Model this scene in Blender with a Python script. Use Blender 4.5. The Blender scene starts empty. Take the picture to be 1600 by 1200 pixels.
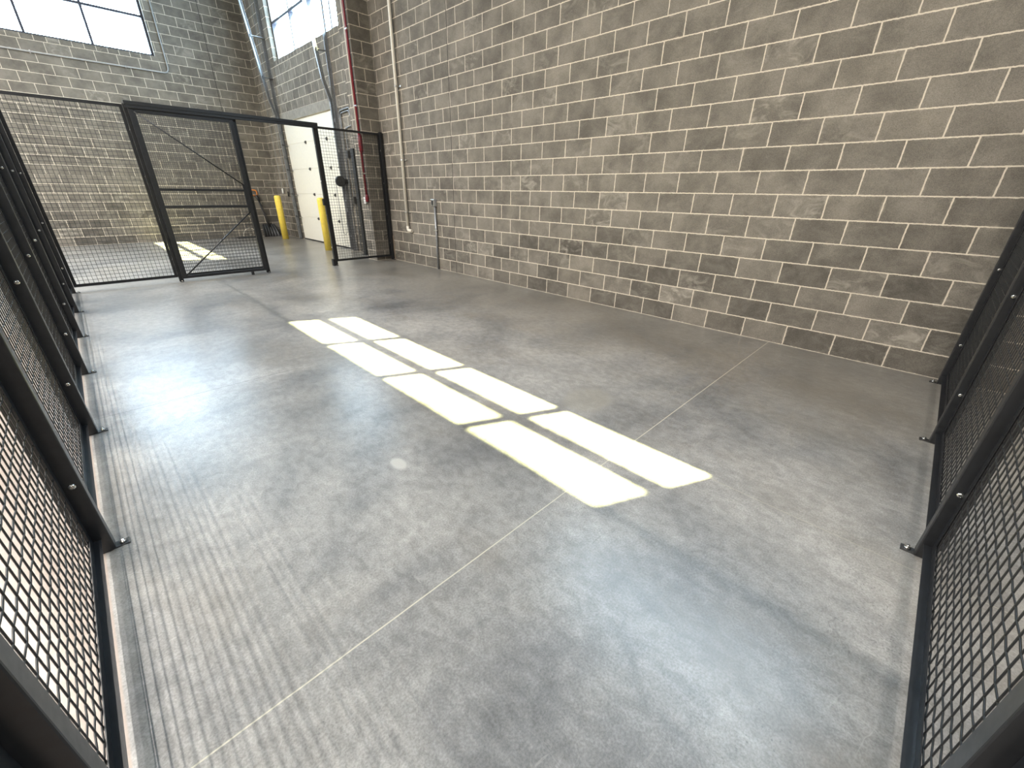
import bpy, bmesh, math, random
from mathutils import Matrix, Vector
random.seed(7)
scene = bpy.context.scene
C = scene.collection

# ------------------------------------------------------------------ camera, light, exposure
YAW, PITCH, ROLL, CAM_H, F_PX = 0.7909, 0.4396, 0.0163, 1.4063, 638.07
def camera_axes():
    f = Vector((math.sin(YAW)*math.cos(PITCH), math.cos(YAW)*math.cos(PITCH), -math.sin(PITCH)))
    r = Vector((math.cos(YAW), -math.sin(YAW), 0)); u = r.cross(f)
    c, s = math.cos(ROLL), math.sin(ROLL)
    return c*r + s*u, -s*r + c*u, f
cam_data = bpy.data.cameras.new('camera'); cam = bpy.data.objects.new('camera', cam_data); C.objects.link(cam)
cam_data.sensor_fit = 'HORIZONTAL'; cam_data.sensor_width = 36.0
cam_data.lens = F_PX/1600*36.0; cam_data.clip_start = 0.02; cam_data.clip_end = 200
_r, _u, _f = camera_axes()
cam.matrix_world = Matrix(((_r.x, _u.x, -_f.x, 0), (_r.y, _u.y, -_f.y, 0), (_r.z, _u.z, -_f.z, CAM_H), (0, 0, 0, 1)))
scene.camera = cam

world = bpy.data.worlds.new('sky'); scene.world = world; world.use_nodes = True
bg = world.node_tree.nodes['Background']
bg.inputs[0].default_value = (0.62, 0.80, 1.0, 1); bg.inputs[1].default_value = 34.0

sun_data = bpy.data.lights.new('sun', 'SUN'); sun = bpy.data.objects.new('sun', sun_data); C.objects.link(sun)
sun_data.energy = 125.0; sun_data.angle = math.radians(0.53); sun_data.color = (1.0, 0.90, 0.42)
SUN = Vector((-1.0, 0.47, -1.58))
sun.rotation_euler = SUN.to_track_quat('-Z', 'Y').to_euler(); sun.location = (30, -14, 47)

def area(name, loc, rot, sx, sy, power, col=(1, 1, 1), portal=False):
    d = bpy.data.lights.new(name, 'AREA'); d.shape = 'RECTANGLE'; d.size = sx; d.size_y = sy
    d.energy = power; d.color = col
    if portal: d.cycles.is_portal = True
    o = bpy.data.objects.new(name, d); C.objects.link(o); o.location = loc; o.rotation_euler = rot
    return o
H = math.pi/2
WIN_Z0, WIN_Z1 = 4.37, 5.95
# sky comes in through the windows (portals only guide the sampling of the sky)
area('window_portal', (5.14, 1.25, 5.16), (0, H, 0), 1.6, 4.4, 1, portal=True)
area('window_portal', (5.14, 11.54, 5.16), (0, H, 0), 1.6, 4.4, 1, portal=True)
area('window_portal', (0.43, 15.75, 5.16), (-H, 0, 0), 4.5, 1.6, 1, portal=True)
# unseen strip lamps under the roof; the last two are added fill
area('unseen_strip_lamp', (-3.2, 2.5, 6.3), (0, 0, 0), 0.11, 14, 1350, (1.0, 0.93, 0.85))
area('unseen_strip_lamp', (-6.2, 4.5, 6.6), (0, 0, 0), 0.2, 18, 1500, (1.0, 0.94, 0.87))
area('unseen_strip_lamp', (0.0, -3.6, 7.0), (0, 0, H), 0.2, 12, 260, (1.0, 0.95, 0.90))  # added fill from behind the camera, running across the building
area('unseen_strip_lamp', (-4.6, 10.8, 6.6), (0, 0, 0), 0.2, 8, 1100, (1.0, 0.95, 0.90))  # added to brighten the far wall and the door

vs = scene.view_settings
vs.view_transform = 'Standard'; vs.look = 'None'; vs.gamma = 1.0; vs.use_curve_mapping = False
vs.exposure = 0.0
scene.cycles.use_denoising = True
scene.cycles.caustics_reflective = False; scene.cycles.caustics_refractive = False
scene.cycles.sample_clamp_indirect = 8.0
scene.cycles.transparent_max_bounces = 16

# ------------------------------------------------------------------ mesh helpers
def add_box(bm, x0, x1, y0, y1, z0, z1):
    v = [bm.verts.new(p) for p in ((x0,y0,z0),(x1,y0,z0),(x1,y1,z0),(x0,y1,z0),(x0,y0,z1),(x1,y0,z1),(x1,y1,z1),(x0,y1,z1))]
    for f in ((3,2,1,0),(4,5,6,7),(0,1,5,4),(1,2,6,5),(2,3,7,6),(3,0,4,7)):
        bm.faces.new([v[i] for i in f])
def add_obox(bm, c, ax, ay, az):
    """box centred at c with half-axis vectors"""
    c, ax, ay, az = Vector(c), Vector(ax), Vector(ay), Vector(az)
    v = [bm.verts.new(c + sx*ax + sy*ay + sz*az) for sz in (-1,1) for sx, sy in ((-1,-1),(1,-1),(1,1),(-1,1))]
    for f in ((3,2,1,0),(4,5,6,7),(0,1,5,4),(1,2,6,5),(2,3,7,6),(3,0,4,7)):
        bm.faces.new([v[i] for i in f])
def add_tube(bm, pts, r, n=8, cap=True):
    """tube along a polyline; r a number or a list"""
    pts = [Vector(p) for p in pts]; rings = []
    rs = r if isinstance(r, (list, tuple)) else [r]*len(pts)
    prev = None
    for i, p in enumerate(pts):
        if i == 0: t = pts[1]-pts[0]
        elif i == len(pts)-1: t = pts[-1]-pts[-2]
        else: t = (pts[i+1]-p).normalized() + (p-pts[i-1]).normalized()
        t = t.normalized() if t.length > 1e-9 else Vector((0,0,1))
        if prev is None:
            a = Vector((0,0,1)) if abs(t.z) < 0.9 else Vector((1,0,0))
            prev = t.cross(a).normalized()
        else:
            prev = (prev - t*prev.dot(t)).normalized()
        b = t.cross(prev)
        rings.append([bm.verts.new(p + rs[i]*(math.cos(2*math.pi*k/n)*prev + math.sin(2*math.pi*k/n)*b)) for k in range(n)])
    for a, b in zip(rings, rings[1:]):
        for k in range(n):
            f = bm.faces.new((a[k], a[(k+1) % n], b[(k+1) % n], b[k])); f.smooth = n > 5
    if cap:
        bm.faces.new(rings[0][::-1]); bm.faces.new(rings[-1])
def bend(pts, r, n=5):
    """round the corners of a polyline"""
    pts = [Vector(p) for p in pts]; out = [pts[0]]
    for a, p, b in zip(pts, pts[1:], pts[2:]):
        u, w = (a-p).normalized(), (b-p).normalized()
        for k in range(n+1):
            t = k/n
            out.append(((1-t)**2)*(p+u*r) + 2*t*(1-t)*p + t*t*(p+w*r))
    return out + [pts[-1]]
def add_lathe(bm, prof, c=(0,0,0), n=24):
    c = Vector(c); rings = []
    for r, z in prof:
        rings.append([bm.verts.new(c + Vector((r*math.cos(2*math.pi*k/n), r*math.sin(2*math.pi*k/n), z))) for k in range(n)])
    for a, b in zip(rings, rings[1:]):
        for k in range(n):
            f = bm.faces.new((a[k], a[(k+1) % n], b[(k+1) % n], b[k])); f.smooth = True
    bm.faces.new(rings[0][::-1]); bm.faces.new(rings[-1])
def obj(name, bm, mat, parent=None, bevel=0.0, loc=None):
    bmesh.ops.recalc_face_normals(bm, faces=bm.faces[:])
    me = bpy.data.meshes.new(name); bm.to_mesh(me); bm.free(); me.materials.append(mat)
    o = bpy.data.objects.new(name, me); C.objects.link(o)
    if parent: o.parent = parent
    if loc: o.location = loc
    if bevel:
        m = o.modifiers.new('bevel', 'BEVEL'); m.width = bevel; m.segments = 2; m.limit_method = 'ANGLE'
    return o
def link_copy(o, parent, loc=None, rot=None):
    c = o.copy(); C.objects.link(c); c.parent = parent
    if loc is not None: c.location = loc
    if rot is not None: c.rotation_euler = rot
    return c
def thing(name, label, cat, loc=(0,0,0), rotz=0, group=None):
    o = bpy.data.objects.new(name, None); C.objects.link(o); o.empty_display_size = 0.1
    o.location = loc; o.rotation_euler = (0,0,rotz)
    tag(o, label, cat, group); return o
def tag(o, label, cat, group=None):
    o['label'] = label; o['category'] = cat
    if group: o['group'] = group
    return o
def struct(name, bm, mat, label=None, cat=None, bevel=0.0):
    o = obj(name, bm, mat, bevel=bevel); o['kind'] = 'structure'
    if label: o['label'] = label; o['category'] = cat
    return o
B = bmesh.new

# ------------------------------------------------------------------ materials
def new_mat(name):
    m = bpy.data.materials.new(name); m.use_nodes = True
    nt = m.node_tree
    return m, nt, nt.nodes['Principled BSDF']
class NG:
    """small node-writing helper"""
    def __init__(s, nt): s.nt = nt
    def n(s, kind, **kw):
        nd = s.nt.nodes.new(kind)
        for k, v in kw.items(): setattr(nd, k, v)
        return nd
    def put(s, sock, v):
        if hasattr(v, 'is_linked'): s.nt.links.new(v, sock)
        else: sock.default_value = v
    def math(s, op, a, b=0.0, c=0.0, clamp=False):
        nd = s.n('ShaderNodeMath', operation=op, use_clamp=clamp)
        for i, v in enumerate((a, b, c)): s.put(nd.inputs[i], v)
        return nd.outputs[0]
    def mix(s, f, a, b, mode='MIX'):
        nd = s.n('ShaderNodeMix', data_type='RGBA', blend_type=mode)
        s.put(nd.inputs[0], f); s.put(nd.inputs[6], a); s.put(nd.inputs[7], b)
        return nd.outputs[2]
    def noise(s, vec, scale, detail=4, rough=0.55, dist=0.0):
        nd = s.n('ShaderNodeTexNoise'); s.put(nd.inputs['Vector'], vec)
        nd.inputs['Scale'].default_value = scale; nd.inputs['Detail'].default_value = detail
        nd.inputs['Roughness'].default_value = rough; nd.inputs['Distortion'].default_value = dist
        return nd.outputs[0]
    def ramp(s, f, a, b, lo=0.0, hi=1.0):
        nd = s.n('ShaderNodeMapRange'); nd.interpolation_type = 'SMOOTHSTEP'
        s.put(nd.inputs[0], f); nd.inputs[1].default_value = a; nd.inputs[2].default_value = b
        nd.inputs[3].default_value = lo; nd.inputs[4].default_value = hi
        return nd.outputs[0]
    def coords(s):
        tc = s.n('ShaderNodeTexCoord'); sp = s.n('ShaderNodeSeparateXYZ')
        s.nt.links.new(tc.outputs['Object'], sp.inputs[0])
        return tc.outputs['Object'], sp.outputs[0], sp.outputs[1], sp.outputs[2]
    def comb(s, x, y, z=0.0):
        nd = s.n('ShaderNodeCombineXYZ')
        for i, v in enumerate((x, y, z)): s.put(nd.inputs[i], v)
        return nd.outputs[0]
    def scaled(s, vec, sc):
        nd = s.n('ShaderNodeMapping'); s.put(nd.inputs[0], vec); nd.inputs['Scale'].default_value = sc
        return nd.outputs[0]

def block_material(name, axis, joint, tint=1.0, width=0.4064, ctrl=None):
    """grey concrete masonry in running bond; 'joint' is where a head joint of the odd courses stands"""
    m, nt, p = new_mat(name); g = NG(nt)
    vec, x, y, z = g.coords()
    run = x if axis == 'X' else y
    wob = g.math('MULTIPLY', g.math('SUBTRACT', g.noise(vec, 26, 3), 0.5), 0.010)
    wob2 = g.math('MULTIPLY', g.math('SUBTRACT', g.noise(g.scaled(vec, (1.3,1.7,1.1)), 31, 3), 0.5), 0.010)
    u = g.math('ADD', g.math('SUBTRACT', run, joint - 0.5*width - 60*width), wob)
    v = g.math('ADD', z, wob2)
    br = g.n('ShaderNodeTexBrick'); br.offset = 0.5; br.offset_frequency = 2; br.squash = 1.0
    g.put(br.inputs['Vector'], g.comb(u, v))
    br.inputs['Color1'].default_value = (0,0,0,1); br.inputs['Color2'].default_value = (1,1,1,1)
    br.inputs['Mortar'].default_value = (0.5,0.5,0.5,1)
    br.inputs['Scale'].default_value = 1.0; br.inputs['Mortar Size'].default_value = 0.0058
    br.inputs['Mortar Smooth'].default_value = 0.25; br.inputs['Bias'].default_value = 0.0
    br.inputs['Brick Width'].default_value = width; br.inputs['Row Height'].default_value = 0.2032
    rnd, mortar = br.outputs['Color'], br.outputs['Fac']
    mort_f = g.ramp(mortar, 0.05, 0.75)
    # block colour: a tone per block, cloudy variation, fine grit
    cr = g.n('ShaderNodeValToRGB'); e = cr.color_ramp.elements
    e[0].position = 0.0; e[0].color = (0.128*tint, 0.116*tint, 0.098*tint, 1)
    e[1].position = 1.0; e[1].color = (0.190*tint, 0.172*tint, 0.143*tint, 1)
    k = e.new(0.15); k.color = (0.150*tint, 0.136*tint, 0.115*tint, 1)
    k = e.new(0.9); k.color = (0.170*tint, 0.155*tint, 0.131*tint, 1)
    g.put(cr.inputs[0], rnd)
    cloud = g.noise(vec, 3.1, 5, 0.6)
    base = g.mix(1.0, cr.outputs[0], g.comb(*[g.ramp(cloud, 0.25, 0.75, 0.74, 1.26)]*3), 'MULTIPLY')
    grit = g.noise(vec, 190, 2, 0.7)
    base = g.mix(1.0, base, g.comb(*[g.ramp(grit, 0.25, 0.75, 0.74, 1.26)]*3), 'MULTIPLY')
    low = g.ramp(g.math('ADD', z, g.math('MULTIPLY', g.math('SUBTRACT', cloud, 0.5), 0.8)), 1.35, 0.55)
    tone2 = g.mix(1.0, base, g.comb(*[g.ramp(g.noise(g.comb(g.math('MULTIPLY', rnd, 9.1), 3.3), 4.0, 0), 0.35, 0.62, 0.66, 1.08)]*3), 'MULTIPLY')
    base = g.mix(low, base, tone2)
    # lime bloom: smeary pale patches, stronger on some blocks
    bl = g.noise(g.scaled(vec, (1.0, 1.0, 1.6)), 5.2, 6, 0.68, 0.9)
    pick = g.ramp(g.noise(g.comb(g.math('MULTIPLY', rnd, 7.3), 0.0), 3.0, 0), 0.5, 0.78, 0.15, 1.0)
    bloom = g.math('MULTIPLY', g.ramp(bl, 0.44, 0.72), g.math('MULTIPLY', pick, g.math('MULTIPLY_ADD', low, 0.35, 0.72)))
    base = g.mix(bloom, base, (0.36, 0.335, 0.285, 1))
    # pale mason's smears and scuffs
    sm = g.noise(g.scaled(vec, (0.55, 0.55, 2.2)), 7.0, 5, 0.6, 2.2)
    base = g.mix(g.ramp(sm, 0.66, 0.78, 0, 0.35), base, (0.36, 0.335, 0.29, 1))
    br2 = g.n('ShaderNodeTexBrick'); br2.offset = 0.5; br2.offset_frequency = 2; br2.squash = 1.0
    g.put(br2.inputs['Vector'], g.comb(u, v)); br2.inputs['Scale'].default_value = 1.0
    br2.inputs['Mortar Size'].default_value = 0.030; br2.inputs['Mortar Smooth'].default_value = 1.0
    br2.inputs['Brick Width'].default_value = width; br2.inputs['Row Height'].default_value = 0.2032
    smear = g.math('MULTIPLY', g.ramp(br2.outputs['Fac'], 0.1, 0.95), g.ramp(g.noise(vec, 11, 5, 0.65), 0.50, 0.72, 0, 0.55))
    base = g.mix(smear, base, (0.36, 0.325, 0.27, 1))
    mcol = g.mix(g.noise(vec, 40, 3), (0.46, 0.41, 0.33, 1), (0.68, 0.61, 0.50, 1))
    col = g.mix(mort_f, base, mcol)
    if ctrl is not None:
        d = g.math('ABSOLUTE', g.math('SUBTRACT', run, ctrl))
        cj = g.math('LESS_THAN', d, 0.006)
        col = g.mix(cj, col, (0.035, 0.033, 0.03, 1))
    g.put(p.inputs['Base Color'], col); p.inputs['Roughness'].default_value = 0.88
    p.inputs['Specular IOR Level'].default_value = 0.25
    hgt = g.math('ADD', g.math('MULTIPLY', mort_f, -0.9), g.math('MULTIPLY', grit, 0.35))
    bp = g.n('ShaderNodeBump'); bp.inputs['Strength'].default_value = 0.55; bp.inputs['Distance'].default_value = 0.006
    g.put(bp.inputs['Height'], hgt); nt.links.new(bp.outputs[0], p.inputs['Normal'])
    return m

def floor_material():
    m, nt, p = new_mat('sealed_concrete'); g = NG(nt)
    vec, x, y, z = g.coords()
    big = g.noise(vec, 0.75, 5, 0.60, 0.6)
    mid = g.noise(g.scaled(vec, (1.0, 1.35, 1.0)), 1.7, 4, 0.55, 0.6)
    fine = g.noise(g.scaled(vec, (1.5, 1.0, 1)), 13, 8, 0.72, 0.4)
    grit = g.noise(vec, 130, 3, 0.7)
    t = g.math('ADD', g.math('MULTIPLY', big, 0.70), g.math('MULTIPLY', mid, 0.30))
    cr = g.n('ShaderNodeValToRGB'); e = cr.color_ramp.elements
    e[0].position = 0.30; e[0].color = (0.088, 0.092, 0.095, 1)
    e[1].position = 0.72; e[1].color = (0.36, 0.351, 0.33, 1)
    k = e.new(0.43); k.color = (0.178, 0.178, 0.175, 1)
    k = e.new(0.56); k.color = (0.268, 0.262, 0.249, 1)
    g.put(cr.inputs[0], t)
    col = g.mix(1.0, cr.outputs[0], g.comb(*[g.ramp(fine, 0.28, 0.72, 0.76, 1.24)]*3), 'MULTIPLY')
    col = g.mix(1.0, col, g.comb(*[g.ramp(grit, 0.25, 0.75, 0.74, 1.26)]*3), 'MULTIPLY')
    # brownish cure marks, then a browner band towards the right wall
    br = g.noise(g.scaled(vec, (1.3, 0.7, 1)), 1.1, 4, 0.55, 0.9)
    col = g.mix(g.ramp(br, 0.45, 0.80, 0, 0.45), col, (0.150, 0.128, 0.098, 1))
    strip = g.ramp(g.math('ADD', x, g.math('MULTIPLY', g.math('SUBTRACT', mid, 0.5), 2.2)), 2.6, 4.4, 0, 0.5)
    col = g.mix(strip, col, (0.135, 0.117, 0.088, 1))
    # mottled trowel pitting
    vo = g.n('ShaderNodeTexVoronoi'); vo.inputs['Scale'].default_value = 55; g.put(vo.inputs['Vector'], vec)
    pit = g.math('MULTIPLY', g.math('LESS_THAN', vo.outputs['Distance'], 0.16), g.ramp(g.noise(vec, 1.7, 3), 0.52, 0.68))
    col = g.mix(g.math('MULTIPLY', pit, 0.5), col, (0.06, 0.062, 0.065, 1))
    # hairline scratches and trowel swirls
    def hair(sc, freq, dist, wd):
        n_ = g.noise(g.scaled(vec, sc), freq, 2, 0.5, dist)
        return g.ramp(g.math('ABSOLUTE', g.math('SUBTRACT', n_, 0.5)), 0.0, wd, 1.0, 0.0)
    gate_ = g.ramp(g.noise(vec, 2.3, 4, 0.6), 0.50, 0.66)
    scr = g.math('MULTIPLY', g.math('MAXIMUM', hair((0.4, 2.2, 1), 5.5, 1.2, 0.007), hair((1.8, 0.5, 1), 7.0, 1.0, 0.006)), gate_)
    col = g.mix(g.math('MULTIPLY', scr, 0.32), col, (0.40, 0.39, 0.36, 1))
    dk = g.math('MULTIPLY', hair((1.1, 1.9, 1), 3.2, 1.0, 0.004), g.ramp(g.noise(vec, 1.9, 4, 0.6), 0.52, 0.64))
    col = g.mix(g.math('MULTIPLY', dk, 0.45), col, (0.07, 0.07, 0.07, 1))
    # a pale drip and the paler squarish patch near the wall
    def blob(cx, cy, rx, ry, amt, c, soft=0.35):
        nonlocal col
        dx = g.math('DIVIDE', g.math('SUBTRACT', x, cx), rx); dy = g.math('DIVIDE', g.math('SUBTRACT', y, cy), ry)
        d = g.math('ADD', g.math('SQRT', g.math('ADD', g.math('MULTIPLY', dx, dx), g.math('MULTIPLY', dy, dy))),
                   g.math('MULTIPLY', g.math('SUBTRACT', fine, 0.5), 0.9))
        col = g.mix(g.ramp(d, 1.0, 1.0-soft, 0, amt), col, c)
    blob(0.905, 1.79, 0.045, 0.075, 0.8, (0.40, 0.39, 0.36, 1))
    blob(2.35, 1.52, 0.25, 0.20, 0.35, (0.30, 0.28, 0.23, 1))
    # floor coloured tan outside the left partition
    tan = g.ramp(g.math('ADD', x, g.math('MULTIPLY', g.math('SUBTRACT', mid, 0.5), 0.004)), -0.310, -0.318)
    tan = g.math('MULTIPLY', tan, g.ramp(y, 7.6, 6.0))
    col = g.mix(g.math('MULTIPLY', tan, 0.85), col, g.mix(fine, (0.225, 0.18, 0.15, 1), (0.31, 0.25, 0.21, 1)))
    # saw-cut joints with pale filler
    wob = g.math('MULTIPLY', g.math('SUBTRACT', g.noise(vec, 6, 2), 0.5), 0.004)
    j1 = g.math('LESS_THAN', g.math('ABSOLUTE', g.math('ADD', g.math('SUBTRACT', y, 0.98), wob)), 0.0026)
    j2 = g.math('MULTIPLY', g.math('LESS_THAN', g.math('ABSOLUTE', g.math('ADD', g.math('SUBTRACT', x, 2.06), wob)), 0.0022),
                g.math('LESS_THAN', y, 0.98))
    j3 = g.math('LESS_THAN', g.math('ABSOLUTE', g.math('ADD', g.math('SUBTRACT', y, 3.60), wob)), 0.0030)
    col = g.mix(j1, col, (0.46, 0.43, 0.35, 1)); col = g.mix(g.math('MULTIPLY', j2, 0.8), col, (0.36, 0.34, 0.28, 1))
    j3m = g.math('MULTIPLY', g.math('MULTIPLY', j3, g.math('LESS_THAN', x, 1.0)), 0.8)
    col = g.mix(j3m, col, (0.05, 0.05, 0.05, 1))
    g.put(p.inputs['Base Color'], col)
    p.inputs['Roughness'].default_value = 0.285
    p.inputs['Specular IOR Level'].default_value = 0.6
    h = g.math('ADD', g.math('MULTIPLY', grit, 0.25), g.math('ADD', g.math('MULTIPLY', fine, 0.7), g.math('MULTIPLY', j1, -1.0)))
    bp = g.n('ShaderNodeBump'); bp.inputs['Strength'].default_value = 0.16; bp.inputs['Distance'].default_value = 0.004
    g.put(bp.inputs['Height'], h); nt.links.new(bp.outputs[0], p.inputs['Normal'])
    return m

def plain(name, col, rough=0.5, metal=0.0, var=0.10, scale=20, spec=0.5):
    m, nt, p = new_mat(name); g = NG(nt)
    vec, x, y, z = g.coords()
    n = g.noise(vec, scale, 4, 0.6)
    c = g.mix(1.0, (*col, 1), g.comb(*[g.ramp(n, 0.25, 0.75, 1-var, 1+var)]*3), 'MULTIPLY')
    g.put(p.inputs['Base Color'], c); g.put(p.inputs['Roughness'], g.ramp(n, 0.2, 0.8, rough*0.88, min(1, rough*1.12)))
    p.inputs['Metallic'].default_value = metal; p.inputs['Specular IOR Level'].default_value = spec
    return m
def glass_material():
    m = bpy.data.materials.new('window_glass'); m.use_nodes = True; nt = m.node_tree; g = NG(nt)
    nt.nodes.remove(nt.nodes['Principled BSDF']); out = nt.nodes['Material Output']
    tr = g.n('ShaderNodeBsdfTransparent'); tr.inputs[0].default_value = (0.93, 0.965, 0.96, 1)
    gl = g.n('ShaderNodeBsdfGlossy'); gl.inputs['Roughness'].default_value = 0.02
    mx = g.n('ShaderNodeMixShader'); mx.inputs[0].default_value = 0.05
    nt.links.new(tr.outputs[0], mx.inputs[1]); nt.links.new(gl.outputs[0], mx.inputs[2]); nt.links.new(mx.outputs[0], out.inputs[0])
    return m

JY = 5.7321
M = {}
M['block_right'] = block_material('block_masonry_right', 'Y', JY, ctrl=6.352)
M['block_back'] = block_material('block_masonry_back', 'X', 3.518, ctrl=3.87)
M['block_pier_side'] = block_material('block_masonry_pier', 'X', 4.877-0.2032)
M['block_plain'] = block_material('block_masonry_plain', 'X', 0.0)
M['sill'] = block_material('block_sill', 'X', 2.67, width=0.2032)
M['sill_y'] = block_material('block_sill_side', 'Y', 9.38, width=0.2032)
M['floor'] = floor_material()
M['lintel'] = plain('precast_lintel', (0.24, 0.225, 0.195), 0.85, var=0.2, scale=9)
M['ceiling'] = plain('ceiling_deck', (0.55, 0.54, 0.52), 0.7)
M['black'] = plain('black_powder_coat', (0.013, 0.014, 0.016), 0.36, var=0.2, scale=30, spec=0.5)
M['wire'] = plain('black_wire', (0.012, 0.013, 0.014), 0.42, var=0.15, spec=0.5)
M['zinc'] = plain('zinc_bolt', (0.62, 0.61, 0.58), 0.28, 1.0)
M['plate'] = plain('dark_steel_plate', (0.10, 0.10, 0.10), 0.38, 0.7, var=0.3, scale=60)
M['galv'] = plain('galvanised_steel', (0.27, 0.28, 0.29), 0.42, 0.6, var=0.25, scale=40)
M['alu'] = plain('aluminium_frame', (0.035, 0.036, 0.050), 0.45, 0.0)
M['door'] = plain('cream_door_skin', (0.74, 0.71, 0.62), 0.5, var=0.03)
M['rubber'] = plain('black_rubber', (0.012, 0.012, 0.012), 0.6)
M['yellow'] = plain('yellow_bollard_paint', (0.82, 0.63, 0.10), 0.38, var=0.06)
M['pvc'] = plain('cream_pvc', (0.70, 0.66, 0.57), 0.4, var=0.05)
M['red'] = plain('red_pipe_paint', (0.17, 0.008, 0.018), 0.4)
M['grey_box'] = plain('grey_enamel', (0.30, 0.31, 0.31), 0.45)
M['white'] = plain('white_plastic', (0.75, 0.75, 0.72), 0.4)
M['orange'] = plain('orange_plastic', (0.75, 0.26, 0.05), 0.45)
M['blackplastic'] = plain('black_plastic', (0.015, 0.015, 0.016), 0.45)
M['wood'] = plain('tan_steel_strip', (0.28, 0.22, 0.16), 0.7)
M['glass'] = glass_material()

# ------------------------------------------------------------------ room shell
WX, BY, ZC = 4.877, 15.5, 7.6            # inner faces of the right and back walls, ceiling
OUT = 0.29                               # wall thickness
XL, YF = -9.0, -7.0
def wall_with_holes(a0, a1, z0, z1, holes, place, thick):
    """place(a, d, z) -> world point; d = 0 inner face, thick = outer face"""
    bm = B(); A = sorted({a0, a1, *[h[0] for h in holes], *[h[1] for h in holes]}); Z = sorted({z0, z1, *[h[2] for h in holes], *[h[3] for h in holes]})
    cache = {}
    def v(a, d, z):
        k = (round(a,5), d, round(z,5))
        if k not in cache: cache[k] = bm.verts.new(place(a, d, z))
        return cache[k]
    def solid(i, j):
        if not (0 <= i < len(A)-1 and 0 <= j < len(Z)-1): return False
        ca, cz = (A[i]+A[i+1])/2, (Z[j]+Z[j+1])/2
        return not any(h[0] < ca < h[1] and h[2] < cz < h[3] for h in holes)
    for i in range(len(A)-1):
        for j in range(len(Z)-1):
            if not solid(i, j): continue
            p, q, r, s = A[i], A[i+1], Z[j], Z[j+1]
            bm.faces.new((v(p,0,r), v(q,0,r), v(q,0,s), v(p,0,s))); bm.faces.new((v(p,thick,r), v(p,thick,s), v(q,thick,s), v(q,thick,r)))
            for (di, dj, e0, e1) in ((-1,0,(p,r),(p,s)), (1,0,(q,r),(q,s)), (0,-1,(p,r),(q,r)), (0,1,(p,s),(q,s))):
                if not solid(i+di, j+dj):
                    bm.faces.new((v(e0[0],0,e0[1]), v(e1[0],0,e1[1]), v(e1[0],thick,e1[1]), v(e0[0],thick,e0[1])))
    return bm
W_NEAR = (-0.95, 3.45); W_FAR = (9.38, 13.70); W_BACK = (-1.80, 2.665)
DOOR = (10.55, 13.98, 0.0, 3.05)
bm = wall_with_holes(YF, BY+OUT, 0, ZC, [(W_NEAR[0], W_NEAR[1], 4.42, 5.90), (W_FAR[0], W_FAR[1], WIN_Z0, WIN_Z1), DOOR],
                     lambda a, d, z: (WX+d, a, z), OUT)
struct('wall_right', bm, M['block_right'])
bm = wall_with_holes(XL, WX, 0, ZC, [(W_BACK[0], W_BACK[1], WIN_Z0, WIN_Z1)], lambda a, d, z: (a, BY+d, z), OUT)
struct('wall_back', bm, M['block_back'])
bm = B(); add_box(bm, XL-OUT, XL, YF, BY+OUT, 0, ZC); struct('wall_left', bm, M['block_plain'])
bm = B(); add_box(bm, XL-OUT, WX+OUT, YF-OUT, YF, 0, ZC); struct('wall_front', bm, M['block_plain'])
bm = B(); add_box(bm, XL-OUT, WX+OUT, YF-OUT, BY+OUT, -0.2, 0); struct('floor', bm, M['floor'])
bm = B(); add_box(bm, XL-OUT, WX+OUT, YF-OUT, BY+OUT, ZC, ZC+0.2); struct('ceiling', bm, M['ceiling'])
# block pier standing out from the right wall just beyond the far fence
bm = B(); add_box(bm, 4.4706, WX, 8.645, 9.051, 0, ZC)
pier = struct('pilaster', bm, M['block_pier_side'])
pier.data.materials.append(M['block_right'])
for f in pier.data.polygons:
    if abs(f.normal.x) > 0.5: f.material_index = 1
# half-height sill courses and the door lintel, flush with the wall
bm = B(); add_box(bm, W_BACK[0]-0.1, W_BACK[1], BY-0.003, BY+0.1, 4.2672, WIN_Z0+0.001); struct('trim_1', bm, M['sill'])
bm = B(); add_box(bm, WX-0.003, WX+0.1, W_FAR[0], W_FAR[1], 4.2672, WIN_Z0+0.001); struct('trim_2', bm, M['sill_y'])
bm = B(); add_box(bm, WX-0.006, WX+0.1, DOOR[0]-0.2, DOOR[1]+0.2, 3.051, 3.25); struct('trim_3', bm, M['lintel'])

def window(name, place, a0, a1, mulls, zs, t0=0.103, t1=0.203, label=None):
    """frame 50 mm wide and 100 mm deep in the wall's thickness; place(a, d, z)"""
    def bxx(bm, p, q, d0, d1, r, s):
        P, Q = Vector(place(p, d0, r)), Vector(place(q, d1, s))
        add_box(bm, min(P.x,Q.x), max(P.x,Q.x), min(P.y,Q.y), max(P.y,Q.y), r, s)
    z0, zm, z1 = zs; w = 0.05
    bm = B()
    bxx(bm, a0, a1, t0, t1, z0, z0+w); bxx(bm, a0, a1, t0, t1, z1-w, z1)
    bxx(bm, a0, a0+w, t0, t1, z0+w, z1-w); bxx(bm, a1-w, a1, t0, t1, z0+w, z1-w)
    o = struct(name, bm, M['alu'])
    bm = B(); bxx(bm, a0+w, a1-w, t0, t1, zm-0.025, zm+0.025); obj('transom', bm, M['alu'], o)
    edges = [a0+w] + [x for m_ in mulls for x in (m_-0.024, m_+0.024)] + [a1-w]
    for m_ in mulls:
        bm = B(); bxx(bm, m_-0.024, m_+0.024, t0, t1, z0+w, zm-0.025); bxx(bm, m_-0.024, m_+0.024, t0, t1, zm+0.025, z1-w)
        obj('mullion', bm, M['alu'], o)
    for i in range(0, len(edges), 2):
        for r, s in ((z0+w, zm-0.025), (zm+0.025, z1-w)):
            bm = B(); bxx(bm, edges[i], edges[i+1], 0.150, 0.156, r, s); obj('pane', bm, M['glass'], o)
    return o
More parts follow.
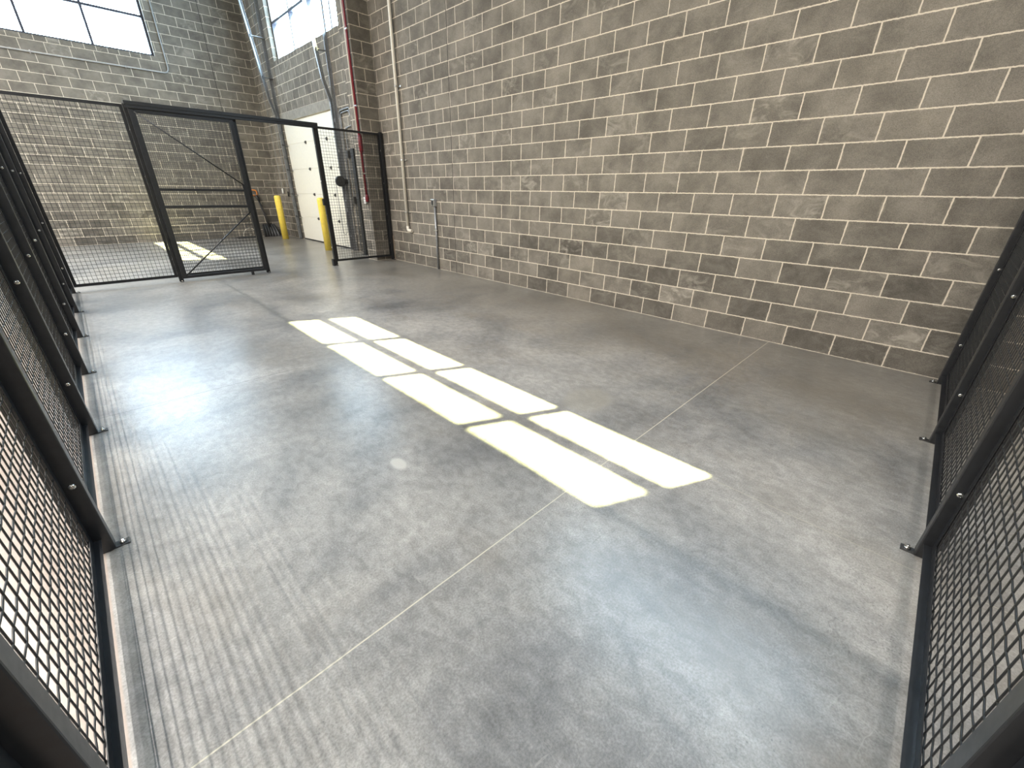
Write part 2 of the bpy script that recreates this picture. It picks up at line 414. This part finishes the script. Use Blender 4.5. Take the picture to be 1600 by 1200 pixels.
ZS = (4.37, 5.165, 5.95)
window('window_1', lambda a, d, z: (a, BY+d, z), *W_BACK, [-0.68, 0.425, 1.533], ZS)
window('window_2', lambda a, d, z: (WX+d, a, z), *W_FAR, [10.38, 11.42, 12.50], ZS)
window('window_3', lambda a, d, z: (WX+d, a, z), *W_NEAR, [0.17, 1.25, 2.33], (4.42, 5.165, 5.90))

# ------------------------------------------------------------------ overhead door with its tracks
dr = bpy.data.objects.new('door_1', None); C.objects.link(dr); dr['kind'] = 'structure'
SEC = 0.622
for i in range(5):
    z0, z1 = 0.03+i*SEC, 0.03+(i+1)*SEC-0.012
    bm = B(); add_box(bm, WX+0.04, WX+0.09, DOOR[0]+0.004, DOOR[1]-0.004, z0, z1 if i < 4 else 3.046)
    add_box(bm, WX+0.05, WX+0.08, DOOR[0]+0.004, DOOR[1]-0.004, z0-0.02 if i else z0, z0+0.05)
    o = obj('door_section', bm, M['door'], dr, bevel=0.004)
    if i < 4:
        for yy in (11.30, 12.63):
            bm = B(); add_box(bm, WX+0.022, WX+0.040, yy-0.035, yy+0.035, z1-0.035, z1+0.035)
            add_tube(bm, [(WX+0.015, yy-0.03, z1), (WX+0.015, yy+0.03, z1)], 0.014)
            obj('hinge', bm, M['plate'], o)
bm = B(); add_box(bm, WX+0.035, WX+0.095, DOOR[0]+0.004, DOOR[1]-0.004, 0.001, 0.03); obj('bottom_seal', bm, M['rubber'], dr)
def track(y, side, mat_track):
    """roller track: upright beside the door, leaning into the room above it"""
    pts = [(4.80, y, 0.02), (4.80, y, 3.15), (4.69, y, 3.55), (4.45, y, 5.6), (4.24, y, 7.4)]
    bm = B()
    for a, b in zip(pts, pts[1:]):
        a, b = Vector(a), Vector(b); t = (b-a); L = t.length/2; t.normalize(); n = t.cross(Vector((0,1,0)))
        c = (a+b)/2
        add_obox(bm, c, t*L, Vector((0,0.004,0)), n*0.034)
        add_obox(bm, c+n*0.032+Vector((0,side*0.018,0)), t*L, Vector((0,0.020,0)), n*0.003)
        add_obox(bm, c-n*0.032+Vector((0,side*0.018,0)), t*L, Vector((0,0.020,0)), n*0.003)
    obj('track', bm, mat_track, dr)
    # wall angle behind it and the bracket plates that hold the track off the wall
    bm = B(); add_box(bm, WX-0.075, WX-0.001, y-side*0.045-0.005, y-side*0.045+0.005, 0.0, 7.4)
    add_box(bm, WX-0.008, WX-0.001, y-side*0.045-0.03, y-side*0.045+0.03, 0.0, 7.4)
    obj('track_angle', bm, M['galv'], dr)
    for zb in (0.35, 0.95, 1.6, 2.2, 2.8, 4.05, 4.9, 5.9, 6.8):
        xt = 4.80 if zb < 3.15 else 4.69-(zb-3.55)*0.117
        bm = B(); add_box(bm, xt, WX-0.01, y-0.05, y+0.05, zb-0.004, zb+0.004); add_box(bm, xt-0.004, xt+0.004, y-0.05, y+0.05, zb-0.035, zb+0.035)
        obj('track_bracket', bm, M['galv'], dr)
    for zb in (0.65, 1.26, 1.89, 2.51):
        bm = B(); add_tube(bm, [(4.80, y+side*0.005, zb), (4.80, y+side*0.13, zb)], 0.008); add_tube(bm, [(4.80, y, zb), (4.80, y+side*0.02, zb)], 0.023, 12)
        add_box(bm, 4.79, WX+0.04, y+side*0.13-0.03, y+side*0.13+0.03, zb-0.03, zb-0.02)
        obj('roller', bm, M['plate'], dr)
track(10.50, 1, M['galv']); track(14.03, -1, M['galv'])

# ------------------------------------------------------------------ wire mesh partitions
WS, WR = 0.0508, 0.0024                      # mesh pitch, wire radius
def mesh_grid(w, h, crimp=True):
    """woven square mesh filling w x h in the local x-z plane, origin at lower left; wires over and under"""
    bm = B(); nx, nz = int(w/WS), int(h/WS); ox, oz = (w-nx*WS)/2, (h-nz*WS)/2
    def wire(pts, side):
        rings = []
        for p in pts:
            p = Vector(p)
            if side == 'x': off = ((0,0,WR),(0,WR,0),(0,0,-WR),(0,-WR,0))
            else: off = ((WR,0,0),(0,WR,0),(-WR,0,0),(0,-WR,0))
            rings.append([bm.verts.new(p+Vector(o)) for o in off])
        for a, b in zip(rings, rings[1:]):
            for k in range(4):
                f = bm.faces.new((a[k], a[(k+1) % 4], b[(k+1) % 4], b[k])); f.smooth = True
    for i in range(nx+1):
        x = ox+i*WS
        wire([(x, 0, -0.004)] + [(x, 0.0, oz+j*WS) for j in range(nz+1)] + [(x, 0, h+0.004)], 'z')
    for j in range(nz+1):
        z = oz+j*WS
        wire([(-0.004, 0, z)] + [(ox+i*WS, WR*0.5*(-1 if (i+j) % 2 else 1), z) for i in range(nx+1)] + [(w+0.004, 0, z)], 'x')
    return bm
FZ0, FZ1 = 0.075, 2.425                      # panel bottom and top
RW = 0.038                                   # frame angle
def panel_frame(w):
    """angle-iron frame: a flange around the mesh and a lip towards the inside (+y)"""
    bm = B(); h = FZ1-FZ0
    def angle(x0, x1, z0, z1, lip):
        add_box(bm, x0, x1, -0.003, 0.000, z0, z1); add_box(bm, *lip)
    add_box(bm, 0, w, 0.002, 0.005, 0, RW); add_box(bm, 0, w, -0.004, 0.030, 0, 0.003)
    add_box(bm, 0, w, 0.002, 0.005, h-RW, h); add_box(bm, 0, w, -0.030, 0.002, h-0.003, h)
    add_box(bm, 0, RW, 0.002, 0.0048, RW, h-RW); add_box(bm, 0, 0.003, -0.030, 0.002, 0.003, h-0.003)
    add_box(bm, w-RW, w, 0.002, 0.0048, RW, h-RW); add_box(bm, w-0.003, w, -0.030, 0.002, 0.003, h-0.003)
    return bm
PS = 0.058                                   # square post
def post_bm(h=2.44):
    bm = B(); a = PS/2; add_box(bm, -a, a, -a, a, 0.006, h); return bm
_panels = {}
def add_panel(root, w, loc, rotz):
    k = round(w, 3)
    if k not in _panels:
        f = obj('fence_panel', panel_frame(w), M['black'], root, loc=loc); f.rotation_euler = (0,0,rotz)
        g_ = obj('wire_mesh', mesh_grid(w-0.03, FZ1-FZ0-0.03), M['wire'], f, loc=(0.015, -0.003, 0.015))
        _panels[k] = (f, g_); return f
    f0, g0 = _panels[k]
    f = link_copy(f0, root, loc, (0,0,rotz)); link_copy(g0, f); return f
_post = {}
def bolt_head():
    bm = B(); add_lathe(bm, [(0.0115, 0), (0.0115, 0.0025), (0.010, 0.006), (0.006, 0.0085)], n=14); return bm
def plate_bm(foot):
    bm = B(); a = PS/2
    add_box(bm, -0.020, 0.020, -a-0.002, a+foot, 0.0, 0.006); return bm
def add_post(root, loc, rotz, bolts=-1, foot=0.045, nobolt=False):
    """local +y points into the enclosure; bolts sit on the face looking along local x * bolts"""
    if 'p' not in _post:
        p = obj('post', post_bm(), M['black'], root, bevel=0.004)
        _post['p'] = p
        _post['b'] = obj('bolt', bolt_head(), M['zinc'], p); first_b = True
        _post['f'] = obj('base_plate', plate_bm(foot), M['plate'], p)
        bm = B(); add_lathe(bm, [(0.012, 0), (0.012, 0.008), (0.006, 0.009), (0.006, 0.018)], n=6); _post['a'] = obj('anchor_bolt', bm, M['zinc'], p)
        fresh = True
    else:
        p = link_copy(_post['p'], root); fresh = False
    p.location = loc; p.rotation_euler = (0,0,rotz)
    zs = () if nobolt else (0.35, 0.94, 1.53, 2.12)
    for i, z in enumerate(zs):
        b = _post['b'] if (fresh and i == 0) else link_copy(_post['b'], p)
        b.location = (bolts*PS/2, 0.002, z); b.rotation_euler = (0, bolts*H, 0)
    for key, l in (('f', (0,0,0)), ('a', (0, PS/2+0.024, 0.006))):
        o = _post[key] if fresh else link_copy(_post[key], p)
        o.location = l
    return p

# --- left run: inner side is +x
XP, XM = -0.306, -0.334                      # post centre, mesh plane
left = thing('wire_mesh_fence', 'long black wire mesh fence down the left side of the concrete floor', 'fence', (XP, 4.2, 0))
def L(p): return (p[0]-XP, p[1]-4.2, p[2])
LY = [-0.36, 0.85, 2.11, 3.38, 4.64, 5.91, 7.18, 8.56]
for y in LY: add_post(left, L((XP, y, 0)), -H, bolts=1)
for a, b in zip(LY, LY[1:]):
    w = b-a-PS-0.004
    add_panel(left, round(w, 3), L((XM, b-PS/2-0.002, FZ0)), -H)
# --- right run: inner side is +y
YP, YM = -0.362, -0.374
right = thing('wire_mesh_fence', 'black wire mesh fence at the right edge, running up to the tall block wall', 'fence', (2.3, YP, 0))
def R_(p): return (p[0]-2.3, p[1]-YP, p[2])
RX = [0.91, 2.19, 3.465, 4.755]
for x in RX: add_post(right, R_((x, YP, 0)), 0, bolts=-1)
for a, b in zip([XP]+RX, RX):
    add_panel(right, round(b-a-PS-0.004, 3), R_((a+PS/2+0.002, YM, FZ0)), 0)
bm = B(); add_box(bm, 4.786, 4.872, YP-0.012, YP+0.012, 0.03, 2.44)
o = obj('wall_filler', bm, M['black'], right); o.location = R_((0,0,0))
# --- far run across the enclosure, with a doorway
YD = 8.585
far = thing('wire_mesh_fence', 'black wire mesh fence across the far end, with an open doorway beside its sliding gate', 'fence', (2.3, YD, 0))
def F_(p): return (p[0]-2.3, p[1]-YD, p[2])
FX = [0.965, 2.262, 3.53, 4.825]
for x in FX:
    add_post(far, F_((x, YD, 0)), math.pi, bolts=1)
for a, b in ((XP, FX[0]), (FX[0], FX[1]), (FX[2], FX[3])):
    add_panel(far, round(b-a-PS-0.004, 3), F_((b-PS/2-0.002, YD+0.014, FZ0)), math.pi)
bm = B(); add_box(bm, 0.945, 3.555, 8.470, 8.552, 2.415, 2.462); add_box(bm, 0.945, 3.555, 8.474, 8.480, 2.375, 2.415)
o = obj('header_track', bm, M['black'], far, bevel=0.003); o.location = F_((0,0,0))
bm = B(); add_box(bm, 3.465, 3.498, 8.54, 8.60, 1.12, 1.235); o = obj('latch_keeper', bm, M['black'], far, bevel=0.003); o.location = F_((0,0,0))
bm = B(); add_box(bm, 3.455, 3.498, 8.52, 8.60, 0.0, 0.13); o = obj('floor_guide', bm, M['black'], far, bevel=0.003); o.location = F_((0,0,0))
bm = B(); add_box(bm, 4.856, 4.876, 8.555, 8.615, 0.0, 0.5); o = obj('wall_strip', bm, M['wood'], far); o.location = F_((0,0,0)); o['label'] = 'tan strip at the foot of the wall'

# --- the sliding gate, parked open in front of its fixed panel
GY = 8.512
gate = thing('sliding_gate', 'black sliding mesh gate with two crossbars and diagonal rods, standing in the far fence', 'gate', (1.6, GY, 0))
def G_(o): o.location = (-1.6, -GY, 0); return o
gx0, gx1, gz0, gz1, gw = 0.975, 2.235, 0.055, 2.385, 0.056
bm = B()
add_box(bm, gx0, gx0+gw+0.012, GY-0.018, GY+0.018, gz0, gz1); add_box(bm, gx1-gw, gx1, GY-0.018, GY+0.018, gz0, gz1)
add_box(bm, gx0+gw, gx1-gw, GY-0.018, GY+0.018, gz0, gz0+0.045); add_box(bm, gx0+gw, gx1-gw, GY-0.018, GY+0.018, gz1-0.062, gz1)
G_(obj('gate_frame', bm, M['black'], gate, bevel=0.003))
bm = mesh_grid(gx1-gx0-2*gw, gz1-gz0-0.095); bmesh.ops.translate(bm, verts=bm.verts[:], vec=(gx0+gw, GY+0.008, gz0+0.045)); G_(obj('wire_mesh', bm, M['wire'], gate))
for z in (1.12, 1.36):
    bm = B(); add_box(bm, gx0+gw, gx1-gw, GY-0.020, GY+0.006, z-0.017, z+0.017); G_(obj('crossbar', bm, M['black'], gate))
for a, b in (((gx0+gw, GY-0.012, 2.34), (gx1-gw, GY-0.012, 1.44)), ((gx0+gw, GY-0.012, 0.09), (gx1-gw, GY-0.012, 1.03))):
    bm = B(); add_tube(bm, [a, b], 0.010); G_(obj('brace_rod', bm, M['black'], gate))
bm = B(); add_box(bm, 1.97, 2.01, GY-0.022, GY+0.022, 0.004, gz0); G_(obj('guide_foot', bm, M['black'], gate))
bm = B(); add_box(bm, gx1-gw-0.025, gx1-gw, GY-0.022, GY+0.01, 1.03, 1.44); G_(obj('lock_plate', bm, M['black'], gate))
for x in (1.12, 2.08):
    bm = B(); add_box(bm, x-0.04, x+0.04, GY-0.008, GY+0.008, gz1-0.001, gz1+0.027); G_(obj('trolley', bm, M['plate'], gate))

# ------------------------------------------------------------------ bollards
def bollard(loc, label):
    bm = B(); add_lathe(bm, [(0.088, 0), (0.088, 1.165), (0.082, 1.192), (0.062, 1.208), (0.03, 1.214)], n=28)
    o = obj('bollard', bm, M['yellow'], loc=loc); tag(o, label, 'bollard', 'yellow bollards guarding the overhead door'); return o
bollard((4.45, 14.27, 0), 'yellow bollard left of the overhead door, near the snow shovel')
bollard((4.38, 10.95, 0), 'yellow bollard in front of the cream door, right beside a black fence post')

# ------------------------------------------------------------------ pipes, conduits and boxes
t = thing('downspout', 'long cream vertical pipe with clamps on the tall block wall', 'pipe', (4.835, 7.87, 0.66))
def at(o, root): o.location = -Vector(root.location); return o
bm = B(); add_tube(bm, [(4.835, 7.87, 0.70), (4.835, 7.83, ZC-0.002)], 0.028, 14); at(obj('pipe', bm, M['pvc'], t), t)
bm = B(); add_tube(bm, bend([(4.835, 7.87, 0.74), (4.835, 7.87, 0.66), (WX-0.036, 7.74, 0.652)], 0.035), 0.031, 12); at(obj('elbow', bm, M['pvc'], t), t)
for z in (1.0, 1.93, 3.1, 5.0):
    bm = B(); add_lathe(bm, [(0.032, -0.012), (0.032, 0.012)], (4.835, 7.87-0.04*(z-0.7)/6.9, z), 14)
    add_box(bm, 4.862, WX-0.001, 7.75, 7.87, z-0.012, z+0.012); at(obj('clamp', bm, M['zinc'], t), t)

t = thing('outlet_box', 'grey outlet box on top of a short vertical conduit at the block wall', 'outlet', (4.85, 6.91, 0))
bm = B(); add_box(bm, 4.815, WX-0.001, 6.865, 6.965, 1.14, 1.265); at(obj('box', bm, M['grey_box'], t, bevel=0.006), t)
bm = B(); add_box(bm, 4.808, 4.815, 6.872, 6.958, 1.147, 1.258)
at(obj('cover_plate', bm, M['zinc'], t, bevel=0.003), t)
bm = B(); add_box(bm, 4.804, 4.8085, 6.893, 6.937, 1.165, 1.24); o = at(obj('receptacle', bm, M['rubber'], t, bevel=0.004), t)
bm = B(); add_tube(bm, [(4.852, 6.90, 0.0), (4.852, 6.90, 1.142)], 0.019, 12); at(obj('conduit', bm, M['galv'], t), t)
for z in (0.72,):
    bm = B(); add_box(bm, 4.828, WX-0.001, 6.86, 6.94, z-0.01, z+0.01); at(obj('strap', bm, M['zinc'], t), t)

t = thing('sprinkler_pipe', 'dark red vertical pipe on the block pier beside the overhead door', 'pipe', (4.44, 8.70, 1.2))
bm = B(); add_tube(bm, [(4.44, 8.70, 1.25), (4.44, 8.70, ZC-0.002)], 0.020, 12); at(obj('pipe', bm, M['red'], t), t)
for z0, z1, r in ((2.08, 2.38, 0.040), (1.18, 1.30, 0.033)):
    bm = B(); add_lathe(bm, [(0.024, z0-0.01), (r, z0+0.02), (r, z1-0.02), (0.024, z1+0.01)], (4.44, 8.70, 0), 14); at(obj('fitting', bm, M['red'], t), t)
for z in (1.7, 2.85, 4.0, 5.5):
    bm = B(); add_box(bm, 4.425, 4.4700, 8.670, 8.730, z-0.012, z+0.012); at(obj('clamp', bm, M['zinc'], t), t)
t = thing('conduit', 'pale thin conduit with a small white box, left of the red pipe on the pier', 'conduit', (4.452, 8.80, 1.2))
bm = B(); add_tube(bm, [(4.455, 8.80, 1.26), (4.455, 8.80, ZC-0.002)], 0.012, 10); at(obj('pipe', bm, M['pvc'], t), t)
bm = B(); add_box(bm, 4.425, 4.4700, 8.765, 8.835, 1.14, 1.265); at(obj('junction_box', bm, M['white'], t, bevel=0.005), t)

bm = B()
for k in (0, 1):
    d = 0.05*k
    add_tube(bm, bend([(4.852, 10.32-d, 0.01 if k == 0 else 1.0), (4.852, 10.32-d, 2.97-d), (4.852, 9.80+0.03*k, 2.99-d), (4.852, 9.80+0.03*k, 2.78)], 0.09), 0.013, 8)
tag(obj('conduit_loop', bm, M['galv']), 'pair of bent grey conduits arching over at the right of the overhead door', 'conduit')
bm = B(); add_tube(bm, bend([(4.852, 10.13, 0.01), (4.852, 10.13, 2.63), (4.852, 9.76, 2.66)], 0.08), 0.012, 8)
t = tag(obj('switch_conduit', bm, M['galv']), 'thin vertical conduit with two small boxes between door track and black guard post', 'conduit')
for z in (2.12, 1.17):
    bm = B(); add_box(bm, 4.81, WX-0.001, 10.08, 10.18, z-0.075, z+0.075); obj('switch_box', bm, M['plate'], t, bevel=0.004)
t = thing('guard_post', 'tall black square post standing against the wall behind the right end of the far fence', 'post', (4.75, 9.62, 0))
bm = B(); add_box(bm, -0.065, 0.065, -0.065, 0.065, 0.012, 2.2); obj('post', bm, M['rubber'], t, bevel=0.004)
bm = B(); add_box(bm, -0.065, 0.065, -0.065, 0.065, 2.2, 2.206); obj('cap', bm, M['rubber'], t)
bm = B(); add_box(bm, -0.1, 0.1, -0.1, 0.1, 0, 0.012); obj('base_plate', bm, M['black'], t)
t = thing('chain_hoist', 'round dark chain hoist on the right track of the overhead door', 'hoist', (4.66, 10.36, 1.42))
bm = B(); add_tube(bm, [(4.66, 10.31, 1.57), (4.66, 10.37, 1.57)], 0.115, 20); at(obj('wheel', bm, M['plate'], t, bevel=0.01), t)
bm = B(); add_box(bm, 4.66, WX-0.012, 10.372, 10.41, 1.52, 1.62); at(obj('mount', bm, M['plate'], t), t)
bm = B(); add_tube(bm, [(4.545, 10.34, 1.57), (4.55, 10.34, 0.45), (4.60, 10.34, 0.40), (4.65, 10.34, 0.45), (4.775, 10.34, 1.57)], 0.006, 5); at(obj('chain', bm, M['galv'], t), t)

bm = B(); zc = 4.06
add_tube(bm, bend([(-4.0, BY-0.022, 4.045), (2.86, BY-0.022, 4.045), (2.86, BY-0.022, ZC-0.002)], 0.14, 7), 0.016, 10)
t = tag(obj('conduit', bm, M['grey_box']), 'grey conduit running under and up beside the high window of the far wall', 'conduit')
for p in ((0.4, 4.045), (2.0, 4.045)):
    bm = B(); add_box(bm, p[0]-0.012, p[0]+0.012, BY-0.036, BY-0.001, p[1]-0.03, p[1]+0.03); obj('strap', bm, M['zinc'], t)

for k, (y, z, mt, lb) in enumerate(((14.42, 1.25, 'rubber', 'thin door cord with a black grip hanging left of the overhead door'),
                                    (14.85, 1.33, 'white', 'thin door cord with a white grip hanging behind the left yellow bollard'))):
    t = thing('pull_cord', lb, 'cord', (4.83, y, z))
    bm = B(); add_tube(bm, [(0, 0, 0.05), (0.0, -0.02, 2.0), (0.01, 0.01, 5.2)], 0.005, 5); obj('cord', bm, M['grey_box'], t)
    bm = B(); add_lathe(bm, [(0.016, -0.075), (0.026, -0.06), (0.024, 0.05), (0.010, 0.07)], n=12); obj('grip', bm, M[mt], t)

# ------------------------------------------------------------------ snow shovel and the hooped frame by the back wall
t = thing('snow_shovel', 'black ribbed snow shovel with orange grip leaning in the far corner', 'shovel', (4.36, 15.18, 0))
bm = B(); nx, nz = 12, 8
def scoop(i, j, off):
    u, v_ = i/nx*2-1, j/nz
    rib = 0.006*math.cos(u*math.pi*6)
    return Vector((u*(0.235-0.05*v_*v_), 0.02+0.19*v_*v_*0.9 - 0.05*u*u*(1-v_) + rib + off, 0.004+0.36*v_))
g1 = [[bm.verts.new(scoop(i, j, 0)) for i in range(nx+1)] for j in range(nz+1)]
g2 = [[bm.verts.new(scoop(i, j, 0.008)) for i in range(nx+1)] for j in range(nz+1)]
for j in range(nz):
    for i in range(nx):
        bm.faces.new((g1[j][i], g1[j][i+1], g1[j+1][i+1], g1[j+1][i])); bm.faces.new((g2[j][i], g2[j+1][i], g2[j+1][i+1], g2[j][i+1]))
edge = [(0,i) for i in range(nx)]+[(j,nx) for j in range(nz)]+[(nz,nx-i) for i in range(nx)]+[(nz-j,0) for j in range(nz)]
for k in range(len(edge)):
    a, b = edge[k], edge[(k+1) % len(edge)]
    bm.faces.new((g1[a[0]][a[1]], g1[b[0]][b[1]], g2[b[0]][b[1]], g2[a[0]][a[1]]))
obj('scoop', bm, M['blackplastic'], t)
bm = B(); add_tube(bm, [(0.02, 0.13, 0.20), (-0.03, 0.19, 0.55), (-0.13, 0.235, 1.12)], [0.03, 0.022, 0.020], 10)
add_tube(bm, [(0.07, 0.16, 0.22), (0.02, 0.20, 0.55), (-0.10, 0.235, 1.10)], [0.012, 0.012, 0.012], 8); obj('shaft', bm, M['blackplastic'], t)
bm = B(); add_tube(bm, [(-0.10, 0.232, 1.02), (-0.145, 0.238, 1.20)], [0.03, 0.045], 12); obj('collar', bm, M['blackplastic'], t)
bm = B(); add_tube(bm, bend([(-0.11, 0.238, 1.18), (-0.11, 0.242, 1.33), (-0.33, 0.242, 1.36), (-0.33, 0.24, 1.22), (-0.15, 0.238, 1.18)], 0.05), 0.018, 8); obj('grip', bm, M['orange'], t)

t = thing('hoop_stand', 'low dark base with a pale wire hoop standing by the far wall behind the gate', 'stand', (3.78, 15.2, 0))
bm = B(); add_box(bm, -0.40, 0.26, -0.10, 0.10, 0.0, 0.05); obj('base', bm, M['plate'], t, bevel=0.006)
bm = B(); add_tube(bm, [(0.20*math.cos(a)-0.02, 0.0, 0.04+0.24*math.sin(a)) for a in [math.pi*k/14 for k in range(15)]], 0.010, 7); obj('hoop', bm, M['pvc'], t)
bm = B(); add_tube(bm, [(-0.02, -0.03, 0.09), (-0.02, 0.03, 0.09)], 0.03, 12); obj('hub', bm, M['zinc'], t)
